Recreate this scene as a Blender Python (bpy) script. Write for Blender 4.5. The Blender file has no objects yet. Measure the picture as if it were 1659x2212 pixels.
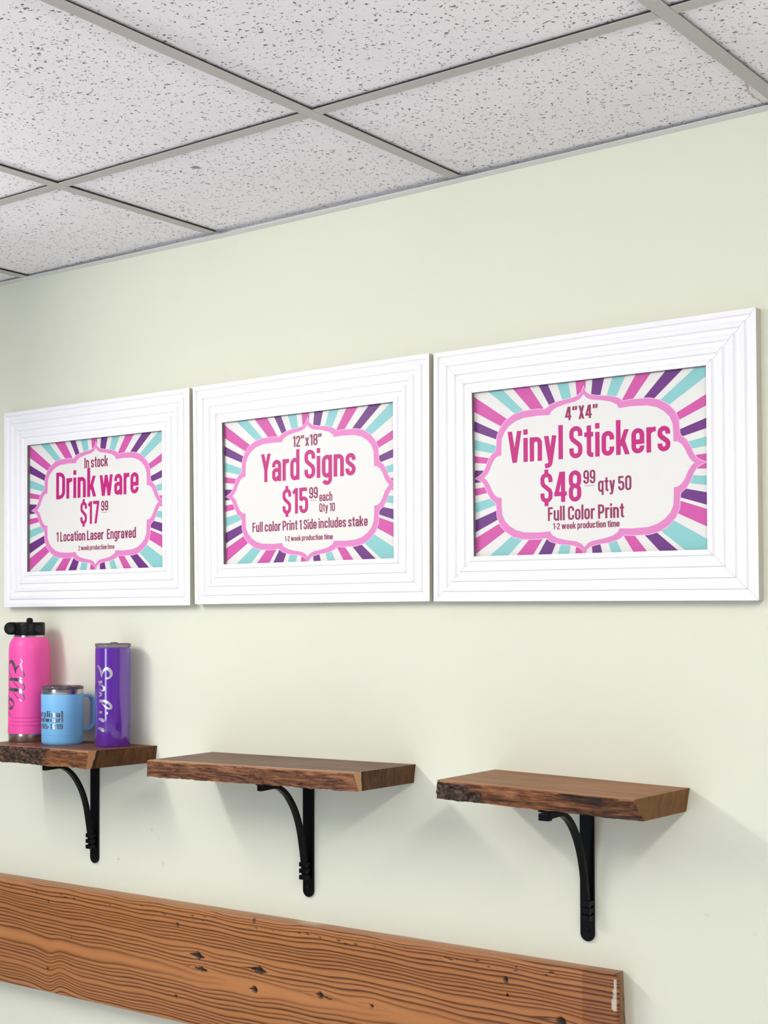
import bpy, bmesh, math, random
import numpy as np
from mathutils import Vector, Matrix, noise
from math import sin, cos, pi, radians

random.seed(7)
scene = bpy.context.scene
COL = scene.collection

# ------------------------------------------------------------------ camera
F_PX, CX, CY = 3036.12, 742.36, 1239.27      # focal length and principal point for a 1659 x 2212 picture
YAW, PITCH, ROLL = -0.664889, 0.0288653, -0.002122
cam = bpy.data.cameras.new('camera')
cam_ob = bpy.data.objects.new('camera', cam)
COL.objects.link(cam_ob)
fwd = Vector((sin(YAW) * cos(PITCH), cos(YAW) * cos(PITCH), sin(PITCH)))
r0 = Vector((cos(YAW), -sin(YAW), 0)); u0 = r0.cross(fwd)
right = r0 * cos(ROLL) + u0 * sin(ROLL); up = -r0 * sin(ROLL) + u0 * cos(ROLL)
m4 = Matrix((right, up, -fwd)).transposed().to_4x4()
m4.translation = Vector((1.5673, -2.1566, 1.6413))
cam_ob.matrix_world = m4
cam.sensor_fit = 'VERTICAL'
cam.sensor_width = 24.0
cam.sensor_height = 32.0
cam.lens = F_PX / 2212 * 32.0
cam.shift_x = (829.5 - CX) / 2212
cam.shift_y = (CY - 1106) / 2212
cam.clip_start = 0.02
scene.camera = cam_ob

# ------------------------------------------------------------------ exposure, world, lights
scene.view_settings.view_transform = 'Standard'
scene.view_settings.look = 'None'
scene.view_settings.gamma = 1.0
scene.view_settings.exposure = -0.07
scene.view_settings.use_curve_mapping = False
scene.cycles.max_bounces = 10
scene.cycles.diffuse_bounces = 6

CEIL = 2.44
world = bpy.data.worlds.new('world'); scene.world = world
world.use_nodes = True
bg = world.node_tree.nodes['Background']
bg.inputs[0].default_value = (0.80, 0.90, 1.0, 1)
bg.inputs[1].default_value = 0.6

def area(name, loc, target, sx, sy, power, color):
    l = bpy.data.lights.new(name, 'AREA'); l.shape = 'RECTANGLE'
    l.size = sx; l.size_y = sy; l.energy = power; l.color = color
    o = bpy.data.objects.new(name, l); COL.objects.link(o)
    o.location = loc
    d = Vector(target) - Vector(loc)
    o.rotation_euler = d.to_track_quat('-Z', 'Y').to_euler()
    return o
# daylight through the glazed shop door straight across the room
area('door_daylight', (-0.72, -5.02, 1.15), (-0.72, 0, 3.3), 0.95, 2.05, 40, (0.68, 0.83, 1.0))
# strip lights hung just below the ceiling and running out from the wall, above and beside the picture;
# each lens shines down and to both sides
LAMP = (1.0, 0.985, 0.94)
STRIPS = ((1.45, -1.55, 1.5, 10.5, 12.5), (-1.12, -1.50, 1.4, 13, 16), (0.3, -3.9, 1.5, 9, 13))
LZ = 2.25
for lx, ly, ln, pd, ps in STRIPS:
    area('strip_light_lens', (lx, ly, LZ - 0.045), (lx, ly + 0.0001, 0), 0.09, ln, pd, LAMP)
    for sg in (-1, 1):
        o = area('strip_light_side', (lx + 0.05*sg, ly, LZ), (lx + sg, ly, LZ), ln, 0.08, ps, LAMP)

# ------------------------------------------------------------------ helpers
def tag(o, label=None, cat=None, group=None, kind=None):
    if label: o['label'] = label
    if cat: o['category'] = cat
    if group: o['group'] = group
    if kind: o['kind'] = kind
    return o

def empty(name, loc=(0, 0, 0), rz=0.0):
    o = bpy.data.objects.new(name, None); COL.objects.link(o)
    o.location = loc; o.rotation_euler = (0, 0, rz); o.empty_display_size = 0.05
    return o

def link_mesh(name, me, mats, parent=None, smooth=None):
    for m in (mats if isinstance(mats, (list, tuple)) else [mats]):
        me.materials.append(m)
    if smooth is not None:
        for p in me.polygons: p.use_smooth = True
        me.set_sharp_from_angle(angle=radians(smooth))
    o = bpy.data.objects.new(name, me); COL.objects.link(o)
    if parent: o.parent = parent
    return o

class MB:
    """collects geometry for ONE mesh object"""
    def __init__(s): s.v = []; s.f = []; s.mi = []
    def add(s, vs, fs, mi=0):
        b = len(s.v); s.v += [tuple(v) for v in vs]
        for f in fs: s.f.append(tuple(i + b for i in f)); s.mi.append(mi)
    def box(s, x0, x1, y0, y1, z0, z1, mi=0):
        s.add([(x0,y0,z0),(x1,y0,z0),(x1,y1,z0),(x0,y1,z0),(x0,y0,z1),(x1,y0,z1),(x1,y1,z1),(x0,y1,z1)],
              [(0,3,2,1),(4,5,6,7),(0,1,5,4),(1,2,6,5),(2,3,7,6),(3,0,4,7)], mi)
    def lathe(s, prof, n=72, mi=0, axis=(0,0), cap0=True, cap1=True):
        vs = []; fs = []
        for r, z in prof:
            for k in range(n):
                a = 2*pi*k/n; vs.append((axis[0]+r*cos(a), axis[1]+r*sin(a), z))
        for i in range(len(prof)-1):
            for k in range(n):
                k2 = (k+1) % n
                fs.append((i*n+k, i*n+k2, (i+1)*n+k2, (i+1)*n+k))
        if cap0: fs.append(tuple(range(n-1, -1, -1)))
        if cap1: fs.append(tuple((len(prof)-1)*n + k for k in range(n)))
        s.add(vs, fs, mi)
    def prism(s, pts, origin, ex, ey, ez, t, mi=0):
        """closed 2D outline pts (convex-ish ngon) in plane ex/ey, extruded t along ez"""
        o = Vector(origin); ex, ey, ez = Vector(ex), Vector(ey), Vector(ez); n = len(pts)
        vs = [o + ex*p[0] + ey*p[1] for p in pts] + [o + ex*p[0] + ey*p[1] + ez*t for p in pts]
        fs = [tuple(range(n-1, -1, -1)), tuple(range(n, 2*n))] + [(i, (i+1) % n, n+(i+1) % n, n+i) for i in range(n)]
        s.add(vs, fs, mi)
    def sweep(s, path, half_w, half_t, side, mi=0):
        """rectangular bar along a path; side = unit vector of its width"""
        side = Vector(side); P = [Vector(p) for p in path]; vs = []; n = len(P)
        for i, p in enumerate(P):
            t = (P[min(i+1, n-1)] - P[max(i-1, 0)]).normalized()
            nn = t.cross(side).normalized()
            hw = half_w[i] if isinstance(half_w, (list, tuple)) else half_w
            ht = half_t[i] if isinstance(half_t, (list, tuple)) else half_t
            for a, b in ((-1,-1),(1,-1),(1,1),(-1,1)): vs.append(p + side*(a*hw) + nn*(b*ht))
        fs = [(i*4+k, i*4+(k+1) % 4, i*4+4+(k+1) % 4, i*4+4+k) for i in range(n-1) for k in range(4)]
        fs += [(3,2,1,0), tuple((n-1)*4+k for k in range(4))]
        s.add(vs, fs, mi)
    def build(s, name, mats, parent=None, smooth=None, bevel=None, recalc=True):
        me = bpy.data.meshes.new(name)
        me.from_pydata([tuple(v) for v in s.v], [], s.f)
        for p, m in zip(me.polygons, s.mi): p.material_index = m
        if recalc:
            bm = bmesh.new(); bm.from_mesh(me)
            bmesh.ops.recalc_face_normals(bm, faces=bm.faces); bm.to_mesh(me); bm.free()
        me.validate()
        o = link_mesh(name, me, mats, parent, smooth)
        if bevel:
            md = o.modifiers.new('bevel', 'BEVEL'); md.width = bevel; md.segments = 2; md.limit_method = 'ANGLE'
        return o

# ------------------------------------------------------------------ materials
def srgb(r, g, b):
    f = lambda c: (c/255/12.92) if c/255 <= 0.04045 else ((c/255+0.055)/1.055)**2.4
    return (f(r), f(g), f(b), 1)

class NT:
    def __init__(s, name):
        s.m = bpy.data.materials.new(name); s.m.use_nodes = True
        s.t = s.m.node_tree; s.b = s.t.nodes['Principled BSDF']
    def n(s, typ, **kw):
        x = s.t.nodes.new(typ)
        for k, v in kw.items(): setattr(x, k, v)
        return x
    def l(s, a, b): s.t.links.new(a, b)
    def val(s, inp, v):
        if hasattr(v, 'is_output') or isinstance(v, bpy.types.NodeSocket): s.l(v, inp)
        else: inp.default_value = v
    def math(s, op, a, b=0.0, c=None, clamp=False):
        x = s.n('ShaderNodeMath', operation=op, use_clamp=clamp)
        s.val(x.inputs[0], a); s.val(x.inputs[1], b)
        if c is not None: s.val(x.inputs[2], c)
        return x.outputs[0]
    def coord(s, scale=(1,1,1), out='Object'):
        tc = s.n('ShaderNodeTexCoord'); mp = s.n('ShaderNodeMapping')
        mp.inputs['Scale'].default_value = scale
        s.l(tc.outputs[out], mp.inputs[0]); return mp.outputs[0]
    def noise(s, vec, scale, detail=3.0, rough=0.55, dist=0.0):
        x = s.n('ShaderNodeTexNoise'); s.l(vec, x.inputs['Vector'])
        x.inputs['Scale'].default_value = scale; x.inputs['Detail'].default_value = detail
        x.inputs['Roughness'].default_value = rough; x.inputs['Distortion'].default_value = dist
        return x
    def ramp(s, fac, stops, interp='LINEAR'):
        x = s.n('ShaderNodeValToRGB'); x.color_ramp.interpolation = interp
        e = x.color_ramp.elements
        while len(e) < len(stops): e.new(0.5)
        for k, (p, c) in zip(e, stops): k.position = p; k.color = c
        s.l(fac, x.inputs[0]); return x.outputs[0]
    def mix(s, fac, a, b, mode='MIX'):
        x = s.n('ShaderNodeMix', data_type='RGBA', blend_type=mode)
        s.val(x.inputs[0], fac); s.val(x.inputs[6], a); s.val(x.inputs[7], b)
        return x.outputs[2]
    def bump(s, h, strength=0.3, dist=0.001):
        x = s.n('ShaderNodeBump'); x.inputs['Strength'].default_value = strength; x.inputs['Distance'].default_value = dist
        s.l(h, x.inputs['Height']); s.l(x.outputs[0], s.b.inputs['Normal'])
    def attr(s, name):
        x = s.n('ShaderNodeAttribute'); x.attribute_name = name; return x.outputs['Fac']
    def set(s, color=None, rough=None, metal=None, **kw):
        if color is not None: s.val(s.b.inputs['Base Color'], color)
        if rough is not None: s.val(s.b.inputs['Roughness'], rough)
        if metal is not None: s.val(s.b.inputs['Metallic'], metal)
        for k, v in kw.items(): s.val(s.b.inputs[k.replace('_', ' ')], v)
        return s

def simple(name, col, rough=0.5, metal=0.0, var=0.06, vs=25.0, **kw):
    """plain colour with a faint procedural unevenness"""
    t = NT(name)
    n = t.noise(t.coord(), vs, 4)
    c2 = tuple(min(1, c*(1-var)) for c in col[:3]) + (1,)
    t.set(t.mix(n.outputs[0], col, c2), rough, metal, **kw)
    return t.m

def mat_wall():
    t = NT('wall_paint'); co = t.coord()
    n = t.noise(co, 1.4, 3); f = t.noise(co, 420, 2)
    c = t.ramp(n.outputs[0], [(0.3, srgb(228, 230, 211)), (0.7, srgb(232, 233, 214))])
    # a few scuffs on the paint
    for (sx, sz, w, h, k) in ((-0.62, 1.106, .004, .009, .5), (-0.655, 1.175, .007, .006, .4), (-0.633, 1.158, .003, .007, .35), (-0.76, 1.10, .008, .003, .6),
                              (0.62, 1.155, .012, .003, .25), (0.70, 1.135, .006, .002, .25)):
        sp = t.n('ShaderNodeSeparateXYZ'); t.l(co, sp.inputs[0])
        wn = t.noise(co, 150, 2)
        jx = t.math('MULTIPLY_ADD', wn.outputs[0], 0.012, -0.006)
        w *= 0.7; h *= 0.8; k *= 0.6
        dx = t.math('DIVIDE', t.math('ADD', t.math('SUBTRACT', sp.outputs[0], sx), jx), w)
        dz = t.math('DIVIDE', t.math('ADD', t.math('SUBTRACT', sp.outputs[2], sz), jx), h)
        d = t.math('ADD', t.math('MULTIPLY', dx, dx), t.math('MULTIPLY', dz, dz))
        fac = t.math('MULTIPLY', t.math('SUBTRACT', 1.0, d, clamp=True), k)
        c = t.mix(fac, c, srgb(120, 125, 125))
    t.set(c, 0.6, **{'Specular_IOR_Level': 0.3}); t.bump(f.outputs[0], 0.12, 0.0006)
    return t.m

def mat_tile():
    t = NT('ceiling_tile'); co = t.coord()
    wob = t.noise(co, 110, 2, 0.6)
    wv = t.n('ShaderNodeVectorMath', operation='MULTIPLY_ADD')
    t.l(wob.outputs[1], wv.inputs[0]); wv.inputs[1].default_value = (0.017, 0.013, 0.0); t.l(co, wv.inputs[2])
    fl = t.n('ShaderNodeVectorMath', operation='MULTIPLY'); t.l(wv.outputs[0], fl.inputs[0]); fl.inputs[1].default_value = (1, 1, 0)
    facs = []
    for sc, lo, hi, rnd in ((100, 0.20, 0.125, 0.10), (170, 0.24, 0.15, 0.12), (130, 0.2, 0.135, 0.08)):
        vo = t.n('ShaderNodeTexVoronoi', feature='F1', voronoi_dimensions='3D')
        mp = t.n('ShaderNodeMapping'); mp.inputs['Location'].default_value = (sc*0.37, sc*0.11, 0)
        mp.inputs['Rotation'].default_value = (0, 0, sc*0.3); mp.inputs['Scale'].default_value = (1, 1.0, 1)
        t.l(fl.outputs[0], mp.inputs[0]); t.l(mp.outputs[0], vo.inputs['Vector'])
        vo.inputs['Scale'].default_value = sc
        sp = t.n('ShaderNodeSeparateColor'); t.l(vo.outputs['Color'], sp.inputs[0])
        rad = t.math('MULTIPLY', t.math('SUBTRACT', sp.outputs[0], rnd), hi*2.2)
        f = t.math('MULTIPLY', t.math('SUBTRACT', rad, vo.outputs['Distance']), 22.0, clamp=True)
        facs.append(f)
    pit = t.math('MAXIMUM', t.math('MAXIMUM', facs[0], facs[1]), facs[2])
    g = t.noise(co, 260, 3, 0.6)
    g2 = t.noise(co, 3.0, 3)
    base = t.ramp(g2.outputs[0], [(0.3, srgb(241, 238, 241)), (0.7, srgb(247, 244, 247))])
    base = t.mix(t.math('MULTIPLY', g.outputs[0], 0.25), base, srgb(222, 217, 219))
    c = t.mix(t.math('MULTIPLY', pit, 0.85), base, srgb(80, 75, 74))  # pits coloured dark in place of the shade inside the holes
    # brown water stain in the corner by the runner, and one grey smudge
    sp = t.n('ShaderNodeSeparateXYZ'); t.l(wv.outputs[0], sp.inputs[0])
    def blob(x, y, a, b):
        dx = t.math('DIVIDE', t.math('SUBTRACT', sp.outputs[0], x+.006), a)
        dy = t.math('DIVIDE', t.math('SUBTRACT', sp.outputs[1], y+.006), b)
        return t.math('SQRT', t.math('ADD', t.math('MULTIPLY', dx, dx), t.math('MULTIPLY', dy, dy)))
    d = blob(0.757, -0.05, 0.022, 0.075)
    ring = t.ramp(d, [(0.0, (0, 0, 0, 1)), (0.80, (0.12, 0.12, 0.12, 1)), (0.93, (0.75, 0.75, 0.75, 1)), (1.0, (0, 0, 0, 1))])
    c = t.mix(ring, c, srgb(150, 118, 80))
    d2 = t.math('SUBTRACT', 1.0, blob(-0.185, -0.346, 0.009, 0.012), clamp=True)
    c = t.mix(t.math('MULTIPLY', d2, 2.0, clamp=True), c, srgb(150, 146, 146))
    t.set(c, 0.9, **{'Specular_IOR_Level': 0.15})
    h = t.math('SUBTRACT', t.math('MULTIPLY', g.outputs[0], 0.5), pit)
    t.bump(h, 0.9, 0.002)
    return t.m

def mat_plank():
    t = NT('fir_plank'); co = t.coord()
    g = t.attr('grain'); hole = t.attr('hole'); sap = t.attr('varnish'); white = t.attr('paint')
    fr = t.math('FRACT', g)
    wig = t.noise(t.coord((6, 40, 120)), 3.0, 4)
    line = t.ramp(fr, [(0.0, (0.22, 0.22, 0.22, 1)), (0.35, (0.12, 0.12, 0.12, 1)), (0.62, (0.45, 0.45, 0.45, 1)), (0.80, (1, 1, 1, 1)), (0.94, (1, 1, 1, 1)), (1.0, (0.22, 0.22, 0.22, 1))])
    stren = t.noise(t.coord((1.5, 8, 30)), 1.0, 2)
    f = t.math('MULTIPLY', t.math('MULTIPLY', line, t.attr('late')), t.math('MULTIPLY_ADD', stren.outputs[0], 0.9, 0.55), clamp=True)
    big = t.noise(t.coord((1.2, 3, 9)), 1.0, 3)
    early = t.ramp(big.outputs[0], [(0.3, srgb(184, 118, 62)), (0.7, srgb(202, 138, 84))])
    late = srgb(80, 38, 12)
    c = t.mix(f, early, late)
    c = t.mix(t.math('MULTIPLY', wig.outputs[0], 0.22), c, srgb(140, 84, 44))
    c = t.mix(t.math('MULTIPLY', sap, 0.42), c, srgb(150, 100, 30), 'MULTIPLY')
    c = t.mix(hole, c, srgb(30, 17, 10))
    c = t.mix(white, c, srgb(214, 206, 186))
    t.set(c, 0.42, **{'Specular_IOR_Level': 0.4})
    t.bump(t.math('MULTIPLY_ADD', line, -1.0, wig.outputs[0]), 0.25, 0.0012)
    return t.m

def mat_board(name, a, b, c3, sap, sapw, e0, e1):
    """sawn walnut: long grain on top and bottom, end grain strips on the cut end"""
    t = NT(name); co = t.coord()
    n1 = t.noise(t.coord((3.0, 22, 22)), 1.6, 5, 0.6, 0.6); n2 = t.noise(t.coord((8, 160, 160)), 1.5, 3)
    c = t.ramp(n1.outputs[0], [(0.3, a), (0.52, b), (0.72, c3)])
    c = t.mix(t.math('MULTIPLY', n2.outputs[0], 0.45), c, a)
    rings = t.noise(t.coord((1, 60, 14)), 1.3, 5, 0.6, 1.2)
    endc = t.ramp(rings.outputs[0], [(0.28, tuple(x*0.6 for x in e0[:3])+(1,)), (0.45, e0), (0.72, e1)])
    geo = t.n('ShaderNodeNewGeometry'); sx = t.n('ShaderNodeSeparateXYZ'); t.l(geo.outputs['Normal'], sx.inputs[0])
    isend = t.math('GREATER_THAN', t.math('ABSOLUTE', sx.outputs[0]), 0.6)
    c = t.mix(isend, c, endc)
    p = t.n('ShaderNodeSeparateXYZ'); t.l(co, p.inputs[0])
    wn = t.noise(co, 40, 2)
    d = t.math('ADD', t.math('ADD', p.outputs[1], 0.175), t.math('MULTIPLY_ADD', wn.outputs[0], 0.012, -0.006))
    endsap = t.math('MULTIPLY', t.math('LESS_THAN', d, sapw), isend)
    enddark = t.math('MULTIPLY', t.math('MULTIPLY', t.math('LESS_THAN', d, sapw + 0.008), isend), 0.8)
    topsap = t.math('MULTIPLY', t.math('LESS_THAN', d, 0.012), t.math('GREATER_THAN', sx.outputs[2], 0.5))
    if sapw > 0.001:
        c = t.mix(enddark, c, srgb(38, 20, 8))
        c = t.mix(endsap, c, sap)
    c = t.mix(t.math('MULTIPLY', topsap, 0.8), c, sap)
    t.set(c, 0.45, **{'Specular_IOR_Level': 0.22})
    t.bump(n2.outputs[0], 0.2, 0.0006)
    return t.m

def mat_edge(name, wood_lo, wood_mid, wood_hi, bark_lo, bark_hi, patch=0.1):
    """live edge: torn fibre that turns into bark where the 'bark' attribute says so"""
    t = NT(name); co = t.coord()
    n1 = t.noise(t.coord((10, 30, 110)), 1.3, 9, 0.72, 1.6)
    n2 = t.noise(t.coord((22, 60, 420)), 1.6, 5, 0.7, 0.8)
    n3 = t.noise(t.coord((7, 20, 28)), 1.2, 3, 0.5, 0.8)
    v = t.math('MULTIPLY_ADD', n2.outputs[0], 0.35, t.math('MULTIPLY_ADD', n3.outputs[0], patch, t.math('MULTIPLY', n1.outputs[0], 0.65 - patch*0.5)))
    m0 = 0.5*(1.0 + patch*0.5)
    w = t.ramp(v, [(m0-0.115, tuple(c*0.3 for c in wood_lo[:3])+(1,)), (m0-0.055, wood_lo), (m0, wood_mid), (m0+0.12, wood_hi)])
    b1 = t.noise(t.coord((60, 60, 80)), 1.5, 6, 0.7, 1.5)
    bk = t.ramp(b1.outputs[0], [(0.34, tuple(c*0.4 for c in bark_lo[:3])+(1,)), (0.45, bark_lo), (0.64, bark_hi)])
    c = t.mix(t.attr('bark'), w, bk)
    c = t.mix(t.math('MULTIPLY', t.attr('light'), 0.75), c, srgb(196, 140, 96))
    t.set(c, 0.5, **{'Specular_IOR_Level': 0.4})
    t.bump(t.math('ADD', v, b1.outputs[0]), 0.7, 0.003)
    return t.m

M = {}
M['wall'] = mat_wall()
M['tile'] = mat_tile()
M['lens'] = simple('lit_lens', srgb(245, 245, 240), 0.5, 0, 0.02, 5, Emission_Color=(1.0, 0.985, 0.94, 1), Emission_Strength=1.5)
M['tee'] = simple('grid_metal', srgb(182, 177, 174), 0.45, 0.0, 0.04)
M['web'] = simple('dusty_shadow_web', srgb(52, 48, 46), 0.8, 0.0, 0.3, 90)  # dark colour paints the gap's shadow line, along with its dust
M['angle'] = simple('wall_angle_metal', srgb(222, 223, 224), 0.4, 0.0, 0.03)
M['floor'] = simple('floor_vinyl', srgb(218, 217, 220), 0.45, 0, 0.06, 3)
M['wall2'] = simple('grey_wall_paint', srgb(134, 134, 140), 0.6, 0, 0.03, 2)  # unseen walls darkened to cut the light they bounce
M['trimwhite'] = simple('white_trim', srgb(238, 238, 236), 0.4)
M['frame'] = simple('white_frame_paint', srgb(250, 249, 252), 0.35, 0, 0.03, 40)
M['rawside'] = simple('raw_wood_side', srgb(206, 202, 190), 0.6, 0, 0.15, 60)
M['rawlip'] = simple('raw_wood_lip', srgb(128, 122, 118), 0.6, 0, 0.15, 60)
M['cream'] = simple('sign_cream', srgb(236, 234, 229), 0.5, 0, 0.02)
M['pinkray'] = simple('sign_pink', srgb(214, 84, 168), 0.5, 0, 0.06)
M['violet'] = simple('sign_violet', srgb(110, 42, 130), 0.5, 0, 0.08)
M['teal'] = simple('sign_teal', srgb(142, 206, 206), 0.5, 0, 0.05)
M['border'] = simple('sign_border_pink', srgb(229, 134, 196), 0.5, 0, 0.04)
M['outline'] = simple('sign_outline', srgb(250, 214, 238), 0.5, 0, 0.02)
M['magenta'] = simple('sign_magenta', srgb(198, 0, 124), 0.5, 0, 0.06)
M['berry'] = simple('sign_berry', srgb(150, 28, 90), 0.5, 0, 0.06)
M['iron'] = simple('black_iron', srgb(5, 5, 8), 0.38, 0.0, 0.3, 60, Specular_IOR_Level=0.14)
M['screw'] = simple('screw_steel', srgb(150, 150, 150), 0.3, 1.0)
M['plank'] = mat_plank()
M['pink'] = simple('pink_powder_coat', srgb(248, 84, 172), 0.42, 0, 0.03, 200)
M['blue'] = simple('blue_powder_coat', srgb(120, 186, 236), 0.45, 0, 0.03, 200)
M['purple'] = simple('purple_gloss_coat', srgb(98, 40, 164), 0.12, 0, 0.05, 60, Coat_Weight=1.0, Coat_Roughness=0.03, Coat_IOR=1.6)
M['steel'] = simple('brushed_steel', srgb(205, 203, 200), 0.2, 1.0, 0.05, 200)
M['engraved'] = simple('engraved_steel', srgb(176, 174, 178), 0.2, 1.0, 0.05, 300)
M['silver'] = simple('silver_lettering', srgb(222, 218, 220), 0.36, 0.85, 0.05, 300)
M['blackplastic'] = simple('black_plastic', srgb(6, 6, 8), 0.38, 0, 0.2, 80, Specular_IOR_Level=0.2)
M['greyplastic'] = simple('grey_plastic', srgb(44, 46, 48), 0.4, 0, 0.1, 80, Specular_IOR_Level=0.3)
tl = NT('smoky_lid'); nn = tl.noise(tl.coord(), 60, 2)
tl.set(tl.ramp(nn.outputs[0], [(0.3, srgb(150, 140, 150)), (0.7, srgb(165, 156, 164))]), 0.06, 0.0, **{'Transmission_Weight': 0.85, 'IOR': 1.45})
M['lid'] = tl.m

# ------------------------------------------------------------------ the room
X0, X1, YF, Y1 = -3.6, 3.3, -5.1, 0.0
def struct(name, mb, mat, **kw):
    o = mb.build(name, mat, **kw); o['kind'] = 'structure'; return o
w = MB(); w.box(X0-0.1, X1+0.1, Y1, Y1+0.1, 0, CEIL+0.2); struct('wall_back', w, M['wall'])
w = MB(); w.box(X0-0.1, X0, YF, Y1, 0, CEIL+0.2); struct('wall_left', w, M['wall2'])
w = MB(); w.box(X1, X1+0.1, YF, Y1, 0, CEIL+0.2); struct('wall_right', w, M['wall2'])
w = MB()                                             # front wall with a glazed door opening
DX0, DX1, DZ = -1.22, -0.22, 2.2
w.box(X0-0.1, DX0, YF-0.1, YF, 0, CEIL+0.2); w.box(DX1, X1+0.1, YF-0.1, YF, 0, CEIL+0.2); w.box(DX0, DX1, YF-0.1, YF, DZ, CEIL+0.2)
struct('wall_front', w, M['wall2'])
w = MB()
for a, b, c, d in ((DX0, DX0+.03, 0, DZ), (DX1-.03, DX1, 0, DZ), (DX0+.03, DX1-.03, DZ-.03, DZ)): w.box(a, b, YF-.06, YF+.02, c, d)
struct('door_1', w, M['trimwhite'])
w = MB(); w.box(X0-0.1, X1+0.1, YF-0.1, Y1+0.1, -0.1, 0); struct('floor', w, M['floor'])
w = MB(); w.box(X0, X1, YF, Y1, CEIL+0.0055, CEIL+0.06); struct('ceiling', w, M['tile'])

# ceiling grid: runners (T profile) along y, cross runners along x, wall angle
def tee_mb(a, b, along):
    w = MB(); h = 0.0119
    if along == 'y':
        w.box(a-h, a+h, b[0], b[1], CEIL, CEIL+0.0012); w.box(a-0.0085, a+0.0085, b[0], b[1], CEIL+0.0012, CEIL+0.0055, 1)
    else:
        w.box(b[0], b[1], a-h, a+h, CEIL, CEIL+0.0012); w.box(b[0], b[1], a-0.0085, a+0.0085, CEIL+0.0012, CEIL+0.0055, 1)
    return w
XG = [-1.0637 + 0.6096*k for k in range(-3, 7)]
YG = [-0.4382 - 1.2192*k for k in range(0, 4)]
ti = 1
for xg in XG:
    if xg < X0+.05 or xg > X1-.05: continue
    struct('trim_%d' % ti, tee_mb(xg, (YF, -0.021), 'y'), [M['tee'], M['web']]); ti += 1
for yg in YG:
    w = MB()
    xs = [X0] + [x for x in XG if X0 < x < X1] + [X1]
    for a, b in zip(xs[:-1], xs[1:]):
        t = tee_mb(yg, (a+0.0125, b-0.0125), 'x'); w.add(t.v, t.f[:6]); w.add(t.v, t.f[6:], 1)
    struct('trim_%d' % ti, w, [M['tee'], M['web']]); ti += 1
# wall angle: sags a little, as measured along the wall
wz = [(-3.6, 2.4405), (-1.6, 2.4410), (-1.17, 2.4415), (-0.80, 2.4385), (-0.45, 2.4352), (0.04, 2.4362), (0.16, 2.4375), (0.52, 2.4393), (0.74, 2.4405), (3.3, 2.440)]
w = MB(); vs = []; fs = []
prof = [(0, 0), (-0.022, 0), (-0.022, 0.0012), (-0.0012, 0.0012), (-0.0012, 0.024), (0, 0.024)]
for x, z in wz:
    for py, pz in prof: vs.append((x, py-0.0001, z-0.001+pz))
n = len(prof)
for i in range(len(wz)-1):
    for k in range(n): fs.append((i*n+k, i*n+(k+1) % n, i*n+n+(k+1) % n, i*n+n+k))
fs += [tuple(range(n)), tuple((len(wz)-1)*n + k for k in range(n-1, -1, -1))]
w.add(vs, fs); struct('trim_%d' % ti, w, M['angle']); ti += 1

# the fixtures themselves
for (lx, ly, ln, pd, ps), where in zip(STRIPS, ('by the right end of the signs', 'by the left end of the signs', 'at the far side of the room')):
    r_ = empty('strip_light', (lx, ly, CEIL)); tag(r_, 'long white strip light hanging on two rods ' + where, 'ceiling light')
    w = MB(); w.box(-0.035, 0.035, -ln/2, ln/2, LZ-0.030-CEIL, LZ+0.045-CEIL); w.build('housing', M['trimwhite'], r_, bevel=0.004)
    for sg in (-1, 1):
        w = MB(); w.box(-0.004, 0.004, sg*ln*0.35-0.004, sg*ln*0.35+0.004, LZ+0.044-CEIL, 0.0054); w.build('hanging_rod', M['trimwhite'], r_)
    w = MB(); w.box(-0.030, 0.030, -ln/2+0.01, ln/2-0.01, LZ-0.040-CEIL, LZ-0.0302-CEIL); w.build('lens', M['lens'], r_)

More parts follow.
